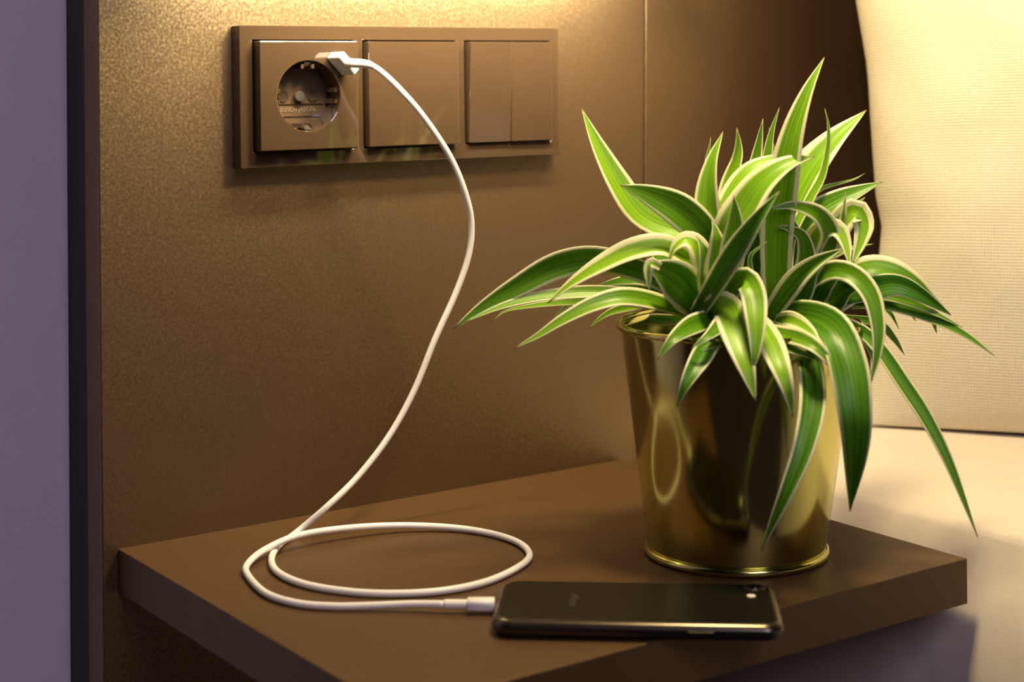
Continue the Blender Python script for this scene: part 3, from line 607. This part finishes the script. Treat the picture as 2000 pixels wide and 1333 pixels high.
def oblong(c0, c1, w_, h_, rad, sides=28):
    bm = bmesh.new(); T = (c1 - c0).normalized(); B = T.cross(Vector((0, 0, 1))).normalized(); Z = B.cross(T)
    rings = []
    for s, k in ((0, .90), (.02, 1), (.98, 1), (1, .92)):
        ring_ = []
        for q in range(sides):
            a = 2 * math.pi * q / sides; cx, cz = math.cos(a), math.sin(a)
            ex = math.copysign(abs(cx) ** .6, cx) * w_ / 2 * k; ez = math.copysign(abs(cz) ** .6, cz) * h_ / 2 * k
            ring_.append(bm.verts.new(c0.lerp(c1, s) + B * ex + Z * ez))
        rings.append(ring_)
    for a, b in zip(rings, rings[1:]):
        for k in range(sides): bm.faces.new((a[k], a[(k + 1) % sides], b[(k + 1) % sides], b[k]))
    bm.faces.new(rings[0][::-1]); bm.faces.new(rings[-1]); return bm
under_cable(from_bm(oblong(l1, l2, .0078, .0058, .002), 'phone_plug', WHITE, None, True))

# ------------------------------------------------------------------ phone lying face down
PH_L, PH_W, PH_H = .1305, .0635, .0078
pa = Vector((.1110, -.2393, 0)); pb = Vector((.2099, -.3221, 0)); ax = (pb - pa).normalized(); ay = Vector((-ax.y, ax.x, 0))
ang = math.atan2(ax.y, ax.x)
pc = (pa + pb) / 2 + ay * PH_W / 2
phone = empty('phone', (pc.x, pc.y, .0003), 'black smartphone lying face down on the front edge of the shelf', 'phone')
phone.rotation_euler = (0, 0, ang)
def rounded_slab(L_, W_, R_, prof, nseg=10):
    """stack of rounded-rectangle rings; prof = (inset, z)"""
    bm = bmesh.new(); rings = []
    for inset, z in prof:
        rr = max(.0005, R_ - inset); ring_ = []
        for cx, cy, a0 in ((1, 1, 0), (-1, 1, math.pi / 2), (-1, -1, math.pi), (1, -1, 1.5 * math.pi)):
            for k in range(nseg + 1):
                a = a0 + math.pi / 2 * k / nseg
                ring_.append(bm.verts.new((cx * (L_ / 2 - R_) + rr * math.cos(a), cy * (W_ / 2 - R_) + rr * math.sin(a), z)))
        rings.append(ring_)
    for a, b in zip(rings, rings[1:]):
        n = len(a)
        for k in range(n): bm.faces.new((a[k], a[(k + 1) % n], b[(k + 1) % n], b[k]))
    bm.faces.new(rings[0][::-1]); bm.faces.new(rings[-1]); return bm
hh = PH_H; rr = .0040
prof = [(rr * (1 - math.sin(a)), hh / 2 - hh / 2 * math.cos(a)) for a in (math.pi * k / 14 for k in range(1, 14))]
body = from_bm(rounded_slab(PH_L, PH_W, .0095, [(rr * .9, 0.0)] + prof + [(rr * .9, hh)]), 'body', PHRIM, phone, True)
from_bm(rounded_slab(PH_L, PH_W, .0095, [(.0034, hh - .0006), (.0034, hh + .00005), (.0038, hh + .00015)]), 'back_cover', PHONE, phone)
# camera and flash near the far end, back corner
cm = from_bm(rounded_slab(.0105, .0105, .0050, [(0, hh), (0, hh + .0007), (.0006, hh + .0010)]), 'camera_bump', PHRIM, phone); cm.location = (PH_L / 2 - .0105, PH_W / 2 - .0100, 0)
le = from_bm(rounded_slab(.0066, .0066, .0032, [(0, hh + .0009), (.0002, hh + .0012)]), 'lens', LENS, cm)
fl = from_bm(rounded_slab(.0042, .0042, .0020, [(0, hh), (.0002, hh + .0005)]), 'flash', FLASH, phone); fl.location = (PH_L / 2 - .0125, PH_W / 2 - .0215, 0)
tm = text_mesh('iPhone', .0062, .00005)
t = link('lettering', tm, PRINT, phone); t.rotation_euler = (0, 0, -math.pi / 2); t.location = (-PH_L / 2 + .036, .0, hh + .0002)
bt = from_bm(box_bm(-.006, .006, -PH_W / 2 - .0003, -PH_W / 2 + .001, hh / 2 - .0009, hh / 2 + .0009, .0003), 'side_button', PHRIM, phone); bt.location = (.028, 0, 0)

# ------------------------------------------------------------------ potted plant
pcx, pcy, _ = POT['c']; RB = POT['rb']
plant = empty('potted_plant', (pcx, pcy, 0.0002), 'spider plant with green and cream striped leaves in a shiny gold pot', 'potted plant')
SHX, SHY = .0215 * .815, -.0215 * .58
HP = .1205
bm = lathe_bm([(0, .0022), (.0455, .0022), (.0462, .003), (.0468, .006), (.0618, HP - .004), (.0622, HP - .001), (.0612, HP - .001), (.0606, HP - .006), (.0560, .075), (0, .075)], 128, (SHX, SHY))
pot = from_bm(bm, 'pot', GOLD, plant, True)
def torus_prof(R_, z, a, b, n=14): return [(R_ + a * math.cos(2 * math.pi * k / n), z + b * math.sin(2 * math.pi * k / n)) for k in range(n)]
from_bm(lathe_bm(torus_prof(.0630, HP - .0008, .0019, .0019), 128, (SHX, SHY), closed=True), 'rim', GOLD, pot, True)
from_bm(lathe_bm(torus_prof(.0468, .0022, .0019, .0021), 128, (SHX, SHY), closed=True), 'base_ring', GOLD, pot, True)
def soil_mesh():
    bm = lathe_bm([(0, .1085)] + [(.0585 * k / 14, .1085 - .005 * (k / 14) ** 2) for k in range(1, 15)], 72, (SHX, SHY))
    for v in bm.verts:
        v.co.z += .0035 * noise.noise(v.co * 120) + .0018 * noise.noise(v.co * 330)
    return bm
from_bm(soil_mesh(), 'soil', SOIL, plant, True)

def make_leaf(idx, q, wmm, tilt, fold, wp, bw, tone, margin):
    pts = [Vector(p) / 1000 - Vector(plant.location) for p in q]
    ns = 30; nx = 8
    path = resample(catmull(pts, 160), ns)
    rnd = random.Random(idx)
    bm = bmesh.new(); uvl = bm.loops.layers.uv.new('UVMap'); rows = []
    W_ = wmm / 1000 / max(.35, math.cos(tilt))
    ph = rnd.uniform(0, 6)
    Bprev = None
    for i, p in enumerate(path):
        t = i / ns
        T = (path[min(i + 1, ns)] - path[max(i - 1, 0)]).normalized()
        V = Vector((-.675, -.726, .13))                     # the room side that the blades turn to
        B = T.cross(V)
        if B.length < .15: B = Bprev.copy() if Bprev else T.orthogonal()
        B.normalize()
        if Bprev and B.dot(Bprev) < 0: B = -B
        if Bprev: B = (B * .6 + Bprev * .4).normalized()
        B = (B - T * B.dot(T)).normalized(); Bprev = B.copy()
        N = B.cross(T).normalized()
        if N.dot(V) < 0: N = -N
        # tip the blade about its midrib so that its face also looks up to the lamp
        up_side = 1 if B.z > 0 else -1
        sgn = -up_side
        c, s = math.cos(tilt), math.sin(tilt) * sgn
        if abs(B.z) < .25: s *= abs(B.z) / .25; c = math.sqrt(max(0, 1 - s * s))
        B2 = B * c + N * s; N2 = N * c - B * s
        # lanceolate outline
        if t < wp: k = bw + (1 - bw) * math.sin(math.pi / 2 * (t / wp))
        else: k = max(0.0, 1 - ((t - wp) / (1 - wp)) ** 1.55)
        k = max(k, .015)
        row = []
        for j in range(nx + 1):
            x = 2 * j / nx - 1
            depth = fold * (abs(x) ** 1.3) - fold * .4
            wave = .05 * math.sin(t * 9 + ph + (1 if x > 0 else 2)) * abs(x)
            row.append(bm.verts.new(p + B2 * (x * W_ * k / 2) + N2 * ((depth + wave) * W_ * k / 2)))
        rows.append(row)
    for i in range(ns):
        for j in range(nx):
            f = bm.faces.new((rows[i][j], rows[i][j + 1], rows[i + 1][j + 1], rows[i + 1][j]))
            for lp, (a, b) in zip(f.loops, ((i, j), (i, j + 1), (i + 1, j + 1), (i + 1, j))): lp[uvl].uv = (b / nx, a / ns)
    # real thickness
    bm.normal_update()
    geo = bmesh.ops.solidify(bm, geom=bm.faces[:], thickness=.00035)
    me = bpy.data.meshes.new('leaf'); bm.to_mesh(me); bm.free()
    o = link('leaf', me, LEAF, plant, True)
    o['tone'] = float(tone); o['margin'] = float(margin)
    return o
for i, lf in enumerate(LEAVES): make_leaf(i, *lf)
